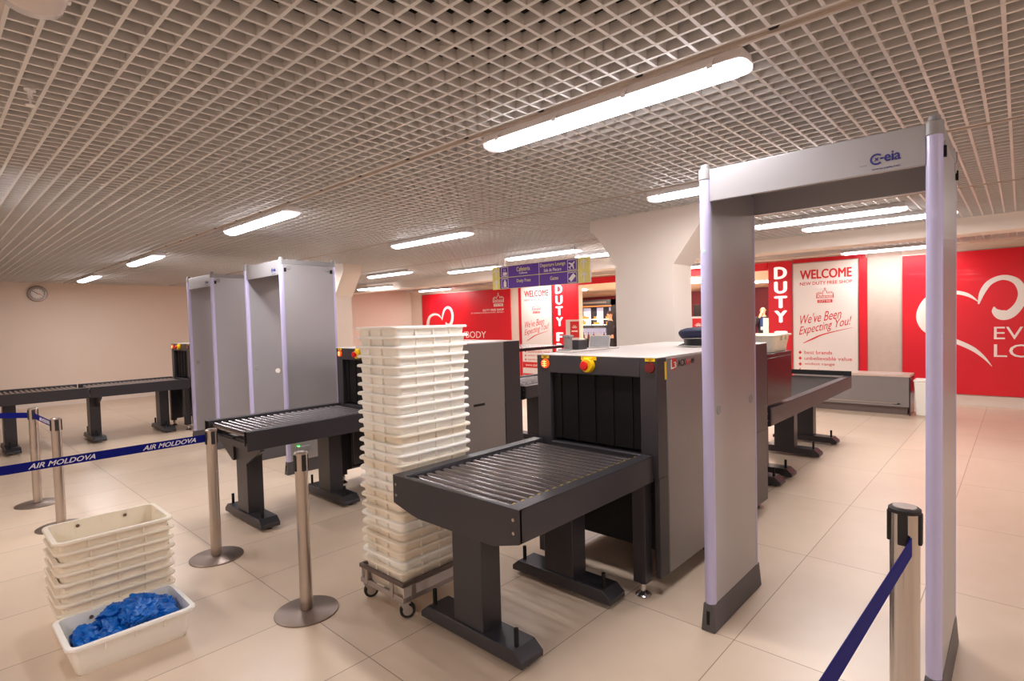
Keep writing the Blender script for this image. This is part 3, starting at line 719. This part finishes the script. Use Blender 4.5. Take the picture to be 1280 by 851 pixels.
def mural(x0, label):
    t = thing('wall_mural', label, 'wall mural', (x0, YW, 0), group='red heart murals')
    MB().box(0, -.04, .185, 3.93, 0, 2.46).build('panel', M['red'], t, bevel=.003)
    MB().box(-.012, -.046, .183, 0, 0, 2.472).box(0, -.046, 2.46, 3.93, 0, 2.472).build('edge_trim', M['alu'], t)
    h = MB(); y1 = -.04
    left = [(.99, 1.65, .005), (.86, 1.765, .05), (.70, 1.815, .06), (.50, 1.80, .075), (.34, 1.70, .11), (.265, 1.47, .15), (.31, 1.27, .13), (.46, 1.13, .09), (.70, 1.035, .075), (.92, .91, .065), (1.06, .77, .035), (1.15, .64, .004)]
    right = [(.985, 1.62, .02), (1.03, 1.80, .07), (1.12, 1.95, .075), (1.27, 2.015, .075), (1.42, 1.95, .09), (1.49, 1.78, .10), (1.46, 1.60, .11), (1.36, 1.46, .13), (1.26, 1.44, .15), (1.185, 1.50, .09), (1.17, 1.57, .01)]
    h.ribbon(stroke_pts(left), y1 - .002, y1); h.ribbon(stroke_pts(right), y1 - .002, y1)
    h.build('heart', M['white'], t, smooth=False)
    text('EVERYBODY', (1.17, 1.065, 2.94, 1.26), M['white'], t, depth=.04)
    text('LOVES', (1.17, .79, 2.22, .99), M['white'], t, depth=.04)
    emblem(t, 3.27, 1.97, .42, .39, M['white'], M['red'], -.0405)
    text('DUTY FREE SHOP', (2.84, 1.845, 3.69, 1.905), M['white'], t, depth=.04, bold=.025)
    text('AT CHISINAU INTERNATIONAL AIRPORT', (2.33, 1.785, 3.69, 1.82), M['white'], t, depth=.04)
    return t
mural(-1.48, 'red heart mural at the right edge, behind the near metal detector post')
mural(-14.46, 'red heart mural on the left, behind the tall bin stack')

def handwriting(parent, x0, w, y):
    text("We've Been", (x0 + .11 * w, 1.33, x0 + .76 * w, 1.51), M['redprint'], parent, depth=-y, shear=.3, slant=.11, bold=-.004)
    text('Expecting You!', (x0 + .09 * w, 1.09, x0 + .91 * w, 1.29), M['redprint'], parent, depth=-y, shear=.3, slant=.19, bold=-.004)
    MB().ribbon(stroke_pts([(x0 + .16 * w, .985, .012), (x0 + .32 * w, 1.07, .026), (x0 + .5 * w, 1.155, .02), (x0 + .92 * w, 1.27, .004)], 24), y - .0012, y).build('flourish', M['redprint'], parent, smooth=False)
def welcome(x0, w, label, strip):
    t = thing('welcome_poster', label, 'poster', (x0, YW, 0), group='welcome posters')
    p = MB().box(0, -.055, .06, w, -.02, 2.475).build('sheet', M['poster'], t, bevel=.002)
    f = MB()
    f.box(-.014, -.06, .046, 0, 0, 2.489).box(w, -.06, .046, w + .014, 0, 2.489).box(0, -.06, 2.475, w, 0, 2.489).box(0, -.06, .046, w, 0, .06)
    f.build('frame', M['alu'], t, bevel=.002)
    y = -.0555; q = lambda a, b, c, d_: (a * w, b, c * w, d_)
    text('WELCOME', q(.11, 2.175, .92, 2.35), M['redprint'], t, depth=-y, bold=.035)
    text('NEW DUTY FREE SHOP', q(.11, 2.065, .925, 2.125), M['redprint'], t, depth=-y, bold=.008)
    emblem(t, .375 * w, 1.73, .265 * w, .28, M['redprint'], M['poster'], y)
    handwriting(t, 0, w, y)
    for k, s in enumerate(('best brands', 'unbelievable value', 'widest range', 'superb service')):
        z = .81 - .11 * k
        MB().prism([(.105 * w - .03, z), (.105 * w, z + .034), (.105 * w + .03, z), (.105 * w, z - .034)], 'y', y - .0012, y).build('bullet', M['redprint'], t, smooth=False)
        ww = {0: .44, 1: .74, 2: .48, 3: .56}[k]
        text(s, q(.175, z - .03, .175 + ww, z + .035), M['redprint'], t, depth=-y, bold=.0)
    MB().box(0, y - .001, .06, w, y, .10).build('red_foot', M['redprint'], t)
    b = MB().box(0, y - .001, .255, w, y, .415).build('red_band', M['redprint'], t)
    text('www.dufremol.md', q(.1, .30, .9, .37), M['white'], b, depth=-y + .001)
    return t
def dutystrip(x0, w, label):
    t = thing('duty_free_banner', label, 'banner', (x0, YW, 0), group='vertical duty free banners')
    MB().box(0, -.03, 0, w, 0, 2.55).build('panel', M['red'], t, bevel=.002)
    z = 2.45
    for ch in 'DUTY FREE':
        if ch == ' ': z -= .115; continue
        text(ch, (w * .25, z - .235, w * .80, z), M['litletter'], t, depth=.03, bold=.05, thick=.008); z -= .28
    return t
def redpanel(x0, x1, z0, z1, label, y=-.03, name='red_panel'):
    o = MB().box(0, y, 0, x1 - x0, 0, z1 - z0).build(name, M['red'], loc=(x0, YW, z0), bevel=.002)
    return tag(o, label, 'red panel')
redpanel(-3.197, -2.02, 2.49, 2.56, 'narrow red glass band above the right welcome poster')
redpanel(-2.112, -1.99, 0.0, 2.488, 'narrow upright red strip right of the right welcome poster')
welcome(-3.18, 1.05, 'welcome poster seen through the near metal detector, between red strips', None)
dutystrip(-3.64, .43, 'vertical duty free banner beside the bald man, through the near metal detector')
redpanel(-10.22, -10.125, 0, 2.46, 'thin upright red strip left of the left welcome poster')
welcome(-10.09, 1.05, 'welcome poster under the purple direction sign', None)
dutystrip(-9.02, .42, 'vertical duty free banner left of the shop opening, under the sign')
redpanel(-8.595, -8.2, 0, 2.46, 'glossy red panel between the left banner and the shop opening')
struct(MB().box(-1.988, -.012, .17, -1.494, 0, 2.575).build('trim_2', M['stone'], loc=(0, YF, 0)))
redpanel(OX0, OX1 - .02, 2.40, 2.55, 'long red fascia above the shop opening', y=-.05, name='fascia_sign')

# ------------------------------------------------------------------ hanging direction sign
sx0, sz0, sw, sh, sy = -6.28, 2.055, 1.80, .355, 6.38
sg = thing('direction_sign', 'purple and yellow direction sign with white arrows, hung from the ceiling', 'sign', (sx0, sy, sz0)); sg.scale.x = 1.05
MB().box(0, .004, 0, sw, .03, sh).build('back_board', M['fixture'], sg, bevel=.002)
MB().box(0, 0, 0, sw, .004, sh).build('face', M['signyellow'], sg)
for x in (.25, sw - .25): MB().cyl((x, .015, sh), (x, .015, 2.61 - sz0), .004, n=8).build('hanger_rod', M['steel'], sg)
LW, RW = .155, .195; mid = .93
cells = {}
for nm, (x0, x1, z0, z1) in dict(a=(LW, mid - .006, sh / 2 + .005, sh - .004), b=(mid + .006, sw - RW, sh / 2 + .005, sh - .004), c=(LW, mid - .006, .004, sh / 2 - .005), d=(mid + .006, sw - RW, .004, sh / 2 - .005)).items():
    cells[nm] = (MB().box(x0, -.003, z0, x1, 0, z1).build('sign_panel', M['purple'], sg), x0, x1, z0, z1)
def sgtext(c, s, rect, m): text(s, rect, m, cells[c][0], depth=.003, bold=.01)
sgtext('a', 'Cafeteria', (.50, .255, .76, .322), M['paleyellow']); sgtext('a', 'Cafenea', (.55, .212, .71, .243), M['white'])
sgtext('b', 'Departure Lounge', (.955, .262, 1.40, .33), M['paleyellow']); sgtext('b', 'Sala de Plecare', (1.02, .203, 1.33, .25), M['white'])
sgtext('c', 'Duty Free', (.50, .07, .77, .135), M['paleyellow']); sgtext('d', 'Gates', (1.13, .075, 1.275, .13), M['paleyellow'])
def icon_frame(c, x0, x1, z0, z1):
    f = MB(); q = .007
    f.box(x0, -.0042, z0, x1, -.003, z0 + q).box(x0, -.0042, z1 - q, x1, -.003, z1).box(x0, -.0042, z0, x0 + q, -.003, z1).box(x1 - q, -.0042, z0, x1, -.003, z1)
    return f.build('pictogram', M['white'], cells[c][0], smooth=False)
def shape(parent, polys, m=M['white']):
    s = MB()
    for p in polys: s.prism(p, 'y', -.0042, -.003)
    return s.build('pictogram', m, parent, smooth=False)
icon_frame('a', .19, .33, .192, .34); shape(cells['a'][0], [[(.225, .215), (.295, .215), (.295, .262), (.225, .262)], [(.295, .228), (.31, .228), (.31, .252), (.295, .252)], [(.22, .205), (.30, .205), (.30, .211), (.22, .211)], [(.24, .275), (.248, .275), (.248, .312), (.24, .312)], [(.268, .275), (.276, .275), (.276, .312), (.268, .312)]])
icon_frame('c', .19, .33, .012, .16); shape(cells['c'][0], [[(.232, .03), (.288, .03), (.288, .105), (.275, .118), (.275, .14), (.245, .14), (.245, .118), (.232, .105)]])
icon_frame('b', 1.435, 1.59, .192, .34)
air = [(0, .065), (.009, .05), (.009, .02), (.062, -.012), (.062, -.026), (.009, -.012), (.007, -.045), (.024, -.056), (.024, -.066), (0, -.058)]
air = air + [(-x, z) for x, z in air[::-1][1:-1]]
ca, sa = math.cos(-.8), math.sin(-.8)
shape(cells['b'][0], [[(1.512 + x * ca - z * sa, .266 + x * sa + z * ca) for x, z in air]])
icon_frame('d', 1.435, 1.59, .012, .16); shape(cells['d'][0], [[(1.512 + x * ca - z * sa, .086 + x * sa + z * ca) for x, z in ((-.03, -.055), (-.008, -.055), (0, -.045), (.008, -.055), (.03, -.055), (.03, .055), (-.03, .055))]])
for x0, x1 in ((0, LW), (sw - RW, sw)):
    c = (x0 + x1) / 2
    for zc in (sh * .25, sh * .75):
        a = MB()
        for s in (-1, 1): a.prism([(c, zc + .072), (c + s * .055, zc + .018), (c + s * .055, zc - .006), (c, zc + .046)], 'y', -.0012, 0)
        a.box(c - .012, -.0012, zc - .07, c + .012, 0, zc + .05); a.build('arrow', M['white'], sg, smooth=False)

# ------------------------------------------------------------------ wall clock, sprinkler, bench, waste bin, cable
ck = thing('wall_clock', 'round grey-rimmed wall clock high on the left wall', 'clock', (XL, 1.79, 2.37), PI / 2)
def disc(prof, name, m, parent):
    o = MB().lathe(prof, 40).build(name, m, parent); o.rotation_euler = (PI / 2, 0, 0); return o
disc([(.165, 0), (.165, .03), (.155, .042), (.112, .042), (.106, .03)], 'rim', M['clockrim'], ck)
fc = disc([(.108, 0), (.108, .0315)], 'face', M['clockface'], ck)
for k in range(12):
    a = PI / 6 * k; m = MB().box(-.004, -.0335, .082, .004, -.0315, .10).build('hour_mark', M['yellowprint'], ck); m.rotation_euler = (0, a, 0)
for a, l in ((1.9, .07), (-.9, .10)):
    m = MB().box(-.005, -.0355, -.015, .005, -.034, l).build('hand', M['redprint'] if l < .08 else M['yellowprint'], ck); m.rotation_euler = (0, a, 0)
sp = thing('ceiling_sprinkler', 'small sprinkler head hanging from the grid at upper left', 'sprinkler', (-3.135, .385, 2.53))
MB().cyl((0, 0, .03), (0, 0, .09), .009, n=12).lathe([(.02, .06), (.02, .068)], 18).build('pipe', M['fixture'], sp)
MB().tube([(-.013, 0, .032), (-.015, 0, .012), (0, 0, .0)], .003, 6).tube([(.013, 0, .032), (.015, 0, .012), (0, 0, .0)], .003, 6).build('yoke', M['fixture'], sp)
MB().lathe([(.018, -.003), (.018, 0)], 18).build('deflector', M['fixture'], sp)

bn = thing('steel_bench', 'low grey steel bench with stone top below the right welcome poster', 'bench', (-1.95, 9.86, 0))
MB().box(-.80, .0, .12, .745, .42, .565).build('body', M['panel'], bn, bevel=.004)
MB().box(-.80, .06, 0, .72, .40, .12).build('plinth', M['dollytop'], bn)
MB().box(-.81, -.012, .565, .76, .43, .60).build('top', M['stone'], bn, bevel=.006)
MB().box(.745, .0, 0, .76, .42, .565).build('end_panel', M['charsh'], bn, bevel=.003)
MB().box(-.80, -.008, .165, .6, 0, .178).build('ledge', M['steel'], bn)
MB().prism([(.59 + .055 * math.cos(2 * PI * k / 20), .165 + .012 * math.sin(2 * PI * k / 20)) for k in range(20)], 'y', -.003, 0.0).build('slot', M['black'], bn)
wb = thing('waste_bin', 'white plastic waste bin right of the steel bench', 'waste bin', (-.99, 10.05, 0))
MB().frustum((-.14, -.13, .14, .13), 0, (-.165, -.15, .165, .15), .50).build('body', M['bin'], wb, bevel=.015)
MB().box(-.172, -.157, .497, .172, .157, .53).build('rim', M['bin'], wb, bevel=.01)
tag(MB().tube([(-1.50, 3.35, .10), (-1.45, 3.36, .02), (-1.30, 3.30, .007), (-1.24, 3.42, .007), (-1.30, 3.62, .007), (-1.5, 3.8, .01), (-1.55, 3.9, .03)], .007, 8).build('power_cable', M['rubber']), 'black power cable looping on the floor behind the nearest scanner', 'cable')

# ------------------------------------------------------------------ things on the nearest scanner
cp = thing('peaked_cap', 'navy peaked uniform cap resting on the nearest scanner', 'cap', (-1.71, 3.86, 1.331), .5)
MB().lathe([(.106, .0), (.110, .003), (.114, .046), (.118, .052)], 36, sx=1., sy=1.12).build('band', M['capblack'], cp)
cr = MB().lathe([(.114, .048), (.130, .060), (.144, .078), (.150, .094), (.148, .106), (.136, .118), (.10, .130), (.05, .136), (.0, .138)], 40, sx=1., sy=1.1).build('crown', M['capnavy'], cp)
cr.rotation_euler = (-.06, 0, 0)
MB().lathe([(.1095, .0), (.1125, .002), (.1125, .006), (.1095, .008)], 36, c=(0, 0, .0), sx=1., sy=1.12).build('piping', M['piping'], cp)
p2 = MB().lathe([(.120, .050), (.124, .053), (.124, .057), (.120, .060)], 40, sx=1., sy=1.1).build('piping', M['piping'], cp); p2.rotation_euler = (-.06, 0, 0)
vz = MB(); vs = []; fs = []
for i in range(13):
    a = PI * (.15 + .7 * i / 12)
    for r_, z_ in ((.108, .02), (.135, .012), (.165, -.0)): vs.append((r_ * math.cos(a), r_ * 1.12 * math.sin(a), z_ + .003)); vs.append((r_ * math.cos(a), r_ * 1.12 * math.sin(a), z_ + .0005))
for i in range(12):
    for j in (0, 2): o = i * 6 + j; fs += [(o, o + 2, o + 8, o + 6), (o + 1, o + 7, o + 9, o + 3)]
    fs += [(i * 6 + 4, i * 6 + 5, i * 6 + 11, i * 6 + 10)]
vz.add(vs, fs).build('visor', M['capblack'], cp)

cs = thing('operator_console', 'grey operator console with tilted keypad on the nearest scanner', 'console', (-2.25, 3.02, 1.331))
MB().box(-.05, -.10, 0, .10, .46, .010).build('base', M['top'], cs, bevel=.002)
MB().box(-.02, -.05, .010, .025, -.01, .108).box(-.028, -.055, .096, .033, -.004, .112).build('card_stand', M['panel'], cs, bevel=.003)
MB().box(-.035, .04, .010, .04, .14, .075).build('control_box', M['char'], cs, bevel=.004)
MB().box(-.04, -.09, .010, .05, -.065, .02).build('card_reader', M['gatecap'], cs, bevel=.002)
kp = MB().box(-.075, -.004, 0, .075, .004, .095).build('keypad', M['keys'], cs, bevel=.002, loc=(.03, .30, .010)); kp.rotation_euler = (-.5, .0, .35)
MB().box(-.075, -.006, 0, .075, -.004, .004).box(-.075, -.006, .091, .075, -.004, .095).box(-.075, -.006, .004, -.071, -.004, .091).box(.071, -.006, .004, .075, -.004, .091).build('edge', M['top'], kp)
for i in range(6):
    for j in range(4): MB().box(-.064 + i * .022, -.007, .01 + j * .02, -.047 + i * .022, -.004, .025 + j * .02).build('key', M['gatecap'], kp)
pp = MB().box(-.13, -.10, 0, .13, .10, .004).box(-.11, -.09, .004, .10, .09, .007)
tag(pp.build('document_folder', M['stone'], loc=(-4.82, 4.40, 1.331), rz=.3), 'brown document folder lying on the scanner behind the bin stack', 'folder')

# ------------------------------------------------------------------ duty free shop beyond the opening
SX0, SX1, SYB = -14.0, -2.4, 19.0
struct(MB().box(SX0, SYB, 0, SX1, SYB + .2, 2.43).build('wall_shop_back', M['maroon']))
struct(MB().box(SX0 - .2, YF + .16, 0, SX0, SYB + .2, 2.43).build('wall_shop_left', M['wall']))
struct(MB().box(SX1, YF + .16, 0, SX1 + .2, SYB + .2, 2.43).build('wall_shop_right', M['maroon']))
struct(MB().box(SX0 - .2, YF + .16, 2.43, SX1 + .2, SYB + .2, 2.6).build('ceiling_shop', M['shopceil']))
for k, (x, y) in enumerate(((-10.2, 13.6), (-6.6, 13.6), (-4.6, 15.4), (-8.6, 16.2), (-5.2, 12.5))):
    tag(MB().box(-.65, -.09, -.04, .65, .09, 0).build('ceiling_lamp', M['shoplight'], loc=(x, y, 2.43), bevel=.01),
        ['shop ceiling light bar above the black display cabinet', 'shop ceiling light bar behind the big column', 'shop ceiling light bar over the bald man', 'shop ceiling light bar deep behind the column', 'shop ceiling light bar just inside the opening'][k], 'ceiling light', 'light bars in the shop')
cab = thing('display_cabinet', 'black lit display cabinet with gold boxes inside the shop', 'cabinet', (-10.12, 15.0, 0))
CW = .80
MB().box(-CW, .0, 0, CW, .02, .93).box(-CW, .35, .0, CW, .5, 2.15).box(-CW, 0, .93, -CW + .06, .5, 2.15).box(CW - .24, .0, .93, CW, .5, 2.15).box(-CW, 0, 1.96, CW, .5, 2.15).box(-.27, .1, .93, -.20, .4, 1.96).box(.21, .1, .93, .27, .4, 1.96).build('carcass', M['cabinet'], cab, bevel=.003)
MB().box(-.74, -.02, 1.92, .60, .02, 1.965).build('wood_trim', M['wood'], cab)
sg2 = MB().box(-.60, -.012, 2.03, .40, 0, 2.09).build('header_strip', M['dollytop'], cab)
for k, (x0, x1) in enumerate(((-.72, -.28), (-.19, .20), (.28, .55))):
    MB().box(x0, .33, 1.36, x1, .348, 1.90).build('backlit_panel', M['litpanel'], cab)
    for z in (1.33, 1.51):
        MB().box(x0, .02, z, x1, .34, z + .022).build('shelf', M['litshelf'], cab)
        xx = x0 + .05
        while xx < x1 - .06:
            hh = random.uniform(.06, .12)
            tag(MB().box(-.04, -.03, 0, .04, .03, hh).build('gift_box', M['gold'] if random.random() < .75 else M['poster'], loc=(-10.12 + xx, 15.14, z + .0225), bevel=.003), 'small gift box on a lit shelf of the black cabinet', 'box', 'gift boxes in the display cabinet')
            xx += .115
MB().box(-CW, -.45, 0, CW, -.02, .90).box(-CW, -.45, .90, -CW + .03, -.02, 1.26).box(CW - .12, -.45, .90, CW, -.02, 1.26).box(-CW, -.45, 1.26, CW, -.02, 1.285).build('lower_case', M['cabinet'], cab, bevel=.003)
MB().box(-CW + .03, -.06, .92, CW - .12, -.04, 1.24).build('lit_back', M['litpanel'], cab)
bt = [MB().lathe([(.032, 0), (.034, .01), (.034, .12), (.012, .16), (.012, .20), (.015, .2), (.015, .215), (0, .215)], 14).mesh('bottle', M[k]) for k in ('amberglass', 'clearglass')]
for k in range(14):
    tag(link('bottle', bt[k % 2 if k % 5 else 1], None, (-10.82 + k * .098, 14.72, .901)), 'small bottle in the lit lower case of the black cabinet', 'bottle', 'bottles in the display case')
def stand(x, y, z1, label):
    t = thing('card_stand', label, 'sign stand', (x, y, 0))
    MB().box(-.19, 0, 0, .19, .22, z1).build('pedestal', M['poster'], t, bevel=.004)
    MB().box(-.06, -.012, z1 + .025, .195, 0, z1 + .41).build('card', M['redprint'], t, bevel=.002)
    MB().box(-.20, .0, z1, .205, .015, z1 + .45).build('backing', M['poster'], t, bevel=.002)
    em = MB()
    for k in range(5):
        a = PI * (.15 + .7 * k / 4); em.prism([(.07 + r_ * math.cos(a + dd), z1 + .24 + r_ * math.sin(a + dd)) for r_, dd in ((.02, .3), (.08, .1), (.08, -.1), (.02, -.3))], 'y', -.0135, -.012)
    em.box(-.02, -.0135, z1 + .16, .16, -.012, z1 + .19).build('emblem', M['white'], t, smooth=False)
stand(-7.9, 10.7, 1.085, 'white stand with red card left of the lit display cabinet')
stand(-4.97, 11.0, 1.085, 'white stand with red card between big column and near metal detector')
tag(MB().box(-.07, -.05, 0, .13, .12, 1.44).build('white_plinth', M['poster'], loc=(-5.02, 15.5, 0), bevel=.005), 'tall white plinth in front of the bald man', 'plinth')
tag(MB().box(0, 0, 0, 1.1, .4, 1.9).build('shop_shelving', M['cabinet'], loc=(-7.55, 16.6, 0), bevel=.01), 'dark shelving unit deep in the shop right of the big column', 'shelving')

# ------------------------------------------------------------------ people
def skin_mesh(nodes, edges, root=0, sub=2, name='body', m=None):
    me = bpy.data.meshes.new(name); me.from_pydata([n[:3] for n in nodes], edges, [])
    o = bpy.data.objects.new(name, me); COL.objects.link(o)
    md = o.modifiers.new('skin', 'SKIN'); md.use_smooth_shade = True
    s = o.modifiers.new('sub', 'SUBSURF'); s.levels = sub; s.render_levels = sub
    for i, n in enumerate(nodes):
        sv = me.skin_vertices[0].data[i]; r = n[3]; sv.radius = r if isinstance(r, tuple) else (r, r); sv.use_root = (i == root)
    dg = bpy.context.evaluated_depsgraph_get(); dg.update()
    out = bpy.data.meshes.new_from_object(o.evaluated_get(dg)); bpy.data.objects.remove(o)
    out.materials.clear(); out.materials.append(m or M['skin'])
    for p in out.polygons: p.use_smooth = True
    return out
def person(loc, rz, label, hand_up=True, hair=False):
    t = thing('person', label, 'person', loc, rz)
    # facing -Y; joints: pelvis, spine, neck, head, arms, legs
    Hn = [(0, 0, .95, (.13, .095)), (0, 0, 1.12, (.125, .09)), (0, 0, 1.32, (.15, .10)), (0, .005, 1.44, (.10, .075)), (0, 0, 1.52, .05), (0, -.01, 1.60, (.068, .078)), (0, -.012, 1.68, (.075, .088)), (0, -.005, 1.735, (.055, .065))]
    E = [(0, 1), (1, 2), (2, 3), (3, 4), (4, 5), (5, 6), (6, 7)]
    def chain(start, pts):
        k = start
        for p in pts: Hn.append(p); E.append((k, len(Hn) - 1)); k = len(Hn) - 1
        return k
    arms = {}
    for s in (-1, 1):
        up = hand_up and s < 0
        sh_ = (s * .17, 0, 1.42, .055); el = (s * .24, -.02 if not up else -.12, 1.14, .042)
        wr = (s * .22, -.10, .92, .03) if not up else (s * .05, -.18, 1.47, .03)
        hd = (s * .215, -.14, .84, (.022, .036)) if not up else (-.015, -.135, 1.575, (.02, .034))
        k = chain(3, [sh_, el, wr, hd]); arms[s] = (sh_, el, wr, hd)
        w = Vector(hd[:3]); dirv = (w - Vector(wr[:3])).normalized(); side = dirv.cross(Vector((0, 1, 0) if not up else (0, 0, 1))).normalized()
        for f in range(4):
            b = w + side * (f - 1.5) * .018; e1 = b + dirv * .035 + Vector((0, -.006, 0)); e2 = e1 + dirv * (.028 + .006 * (f in (1, 2))) + Vector((0, .012, 0))
            chain(k, [(*b, .010), (*e1, .009), (*e2, .0075)])
        th = w + side * -.03 * s; chain(k - 0, [(*(th), .011), (*(th + dirv * .03 + side * -.018 * s), .009)])
        kn = (s * .10, -.02, .50, .065); an = (s * .105, .02, .09, .045)
        chain(0, [(s * .095, 0, .88, .09), kn, an, (s * .115, -.12, .035, (.04, .03))])
    body = skin_mesh(Hn, E)
    bo = link('body', body, t)
    # face
    f = MB(); hz = 1.655
    f.prism([(-.098, hz - .02), (-.115, hz - .025), (-.092, hz + .03)], 'x', -.011, .011)
    for s in (-1, 1): f.lathe([(.002, -.024), (.014, -.018), (.017, 0), (.013, .02), (.002, .026)], 10, c=(s * .078, .005, hz), sx=.5)
    f.build('face', M['skin'], bo)
    for s in (-1, 1): MB().lathe([(.001, -.006), (.009, -.004), (.011, 0), (.009, .004), (.001, .006)], 10, c=(s * .03, -.088, hz + .02), sy=.5).build('eye', M['yellowprint'], bo)
    MB().box(-.024, -.090, hz - .058, .024, -.082, hz - .051).build('mouth', M['redprint'], bo)
    # clothes grown around the same joints
    jn = [(0, 0, .90, (.155, .12)), (0, 0, 1.12, (.15, .115)), (0, 0, 1.32, (.175, .122)), (0, .005, 1.44, (.115, .09)), (0, .005, 1.49, (.066, .066))]
    je = [(0, 1), (1, 2), (2, 3), (3, 4)]
    for s in (-1, 1):
        k = 3
        for p, r in zip(arms[s][:3], (.072, .058, .046)): jn.append((*p[:3], r)); je.append((k, len(jn) - 1)); k = len(jn) - 1
    link('jacket', skin_mesh(jn, je, name='jacket', m=M['cloth']), t)
    tn = [(0, 0, .97, (.145, .11))]; te = []
    for s in (-1, 1):
        k = 0
        for p in ((s * .095, 0, .86, .105), (s * .10, -.02, .50, .082), (s * .105, .015, .10, .066)): tn.append(p); te.append((k, len(tn) - 1)); k = len(tn) - 1
    link('trousers', skin_mesh(tn, te, name='trousers', m=M['trouser']), t)
    for s in (-1, 1): MB().lathe([(.045, 0), (.05, .02), (.045, .06), (.03, .085)], 16, c=(s * .115, -.05, 0), sy=2.4).build('shoe', M['capblack'], t)
    MB().prism([(-.045, 1.45), (.045, 1.45), (.03, 1.10), (-.03, 1.10)], 'y', -.135, -.122).build('shirt', M['shirt'], t)
    if hair:
        MB().lathe([(.078, .0), (.086, .03), (.082, .07), (.05, .10), (.0, .108)], 20, c=(0, .012, 1.665), sy=1.12).build('hair', M['hair'], t)
    else:
        MB().box(-.03, -.142, 1.12, .03, -.136, 1.2).build('badge', M['white'], t)
        MB().tube([(-.06, -.10, 1.46), (-.02, -.137, 1.3), (0, -.139, 1.2), (.02, -.137, 1.3), (.06, -.10, 1.46)], .004, 6).build('lanyard', M['shirt'], t)
    return t
person((-5.27, 16.0, 0), .1, 'bald man in dark jacket and blue shirt, hand raised to mouth')
person((-9.14, 14.3, 0), -.9, 'person in dark clothes beside the display cabinet, half hidden by the column', hand_up=False, hair=True)

# ------------------------------------------------------------------ camera, world, output look
cam = bpy.data.objects.new('camera', bpy.data.cameras.new('camera')); COL.objects.link(cam)
cam.data.sensor_width = 36.; cam.data.lens = 690.0106 / 1280 * 36.
cam.data.clip_start = .02; cam.data.clip_end = 100
Rr = ((0.73507262, 0.67747961, -0.02626062), (0.00501271, -0.04416277, -0.99901177), (-0.67796985, 0.73421456, -0.03585885))
mw = Matrix(((Rr[0][0], -Rr[1][0], -Rr[2][0], 0), (Rr[0][1], -Rr[1][1], -Rr[2][1], 0), (Rr[0][2], -Rr[1][2], -Rr[2][2], 1.55), (0, 0, 0, 1)))
cam.matrix_world = mw
S.camera = cam
w = bpy.data.worlds.new('world'); S.world = w; w.use_nodes = True
w.node_tree.nodes['Background'].inputs[0].default_value = (1, .9, .8, 1); w.node_tree.nodes['Background'].inputs[1].default_value = .02
vs_ = S.view_settings
S.display_settings.display_device = 'sRGB'
vs_.view_transform = 'Standard'; vs_.look = 'None'; vs_.gamma = 1.; vs_.use_curve_mapping = False
vs_.exposure = 1.4
S.cycles.max_bounces = 8; S.cycles.diffuse_bounces = 5; S.cycles.glossy_bounces = 4; S.cycles.transmission_bounces = 4
S.cycles.sample_clamp_indirect = 6.
S.cycles.use_denoising = True
S.cycles.use_adaptive_sampling = False
S.cycles.denoising_prefilter = 'ACCURATE'
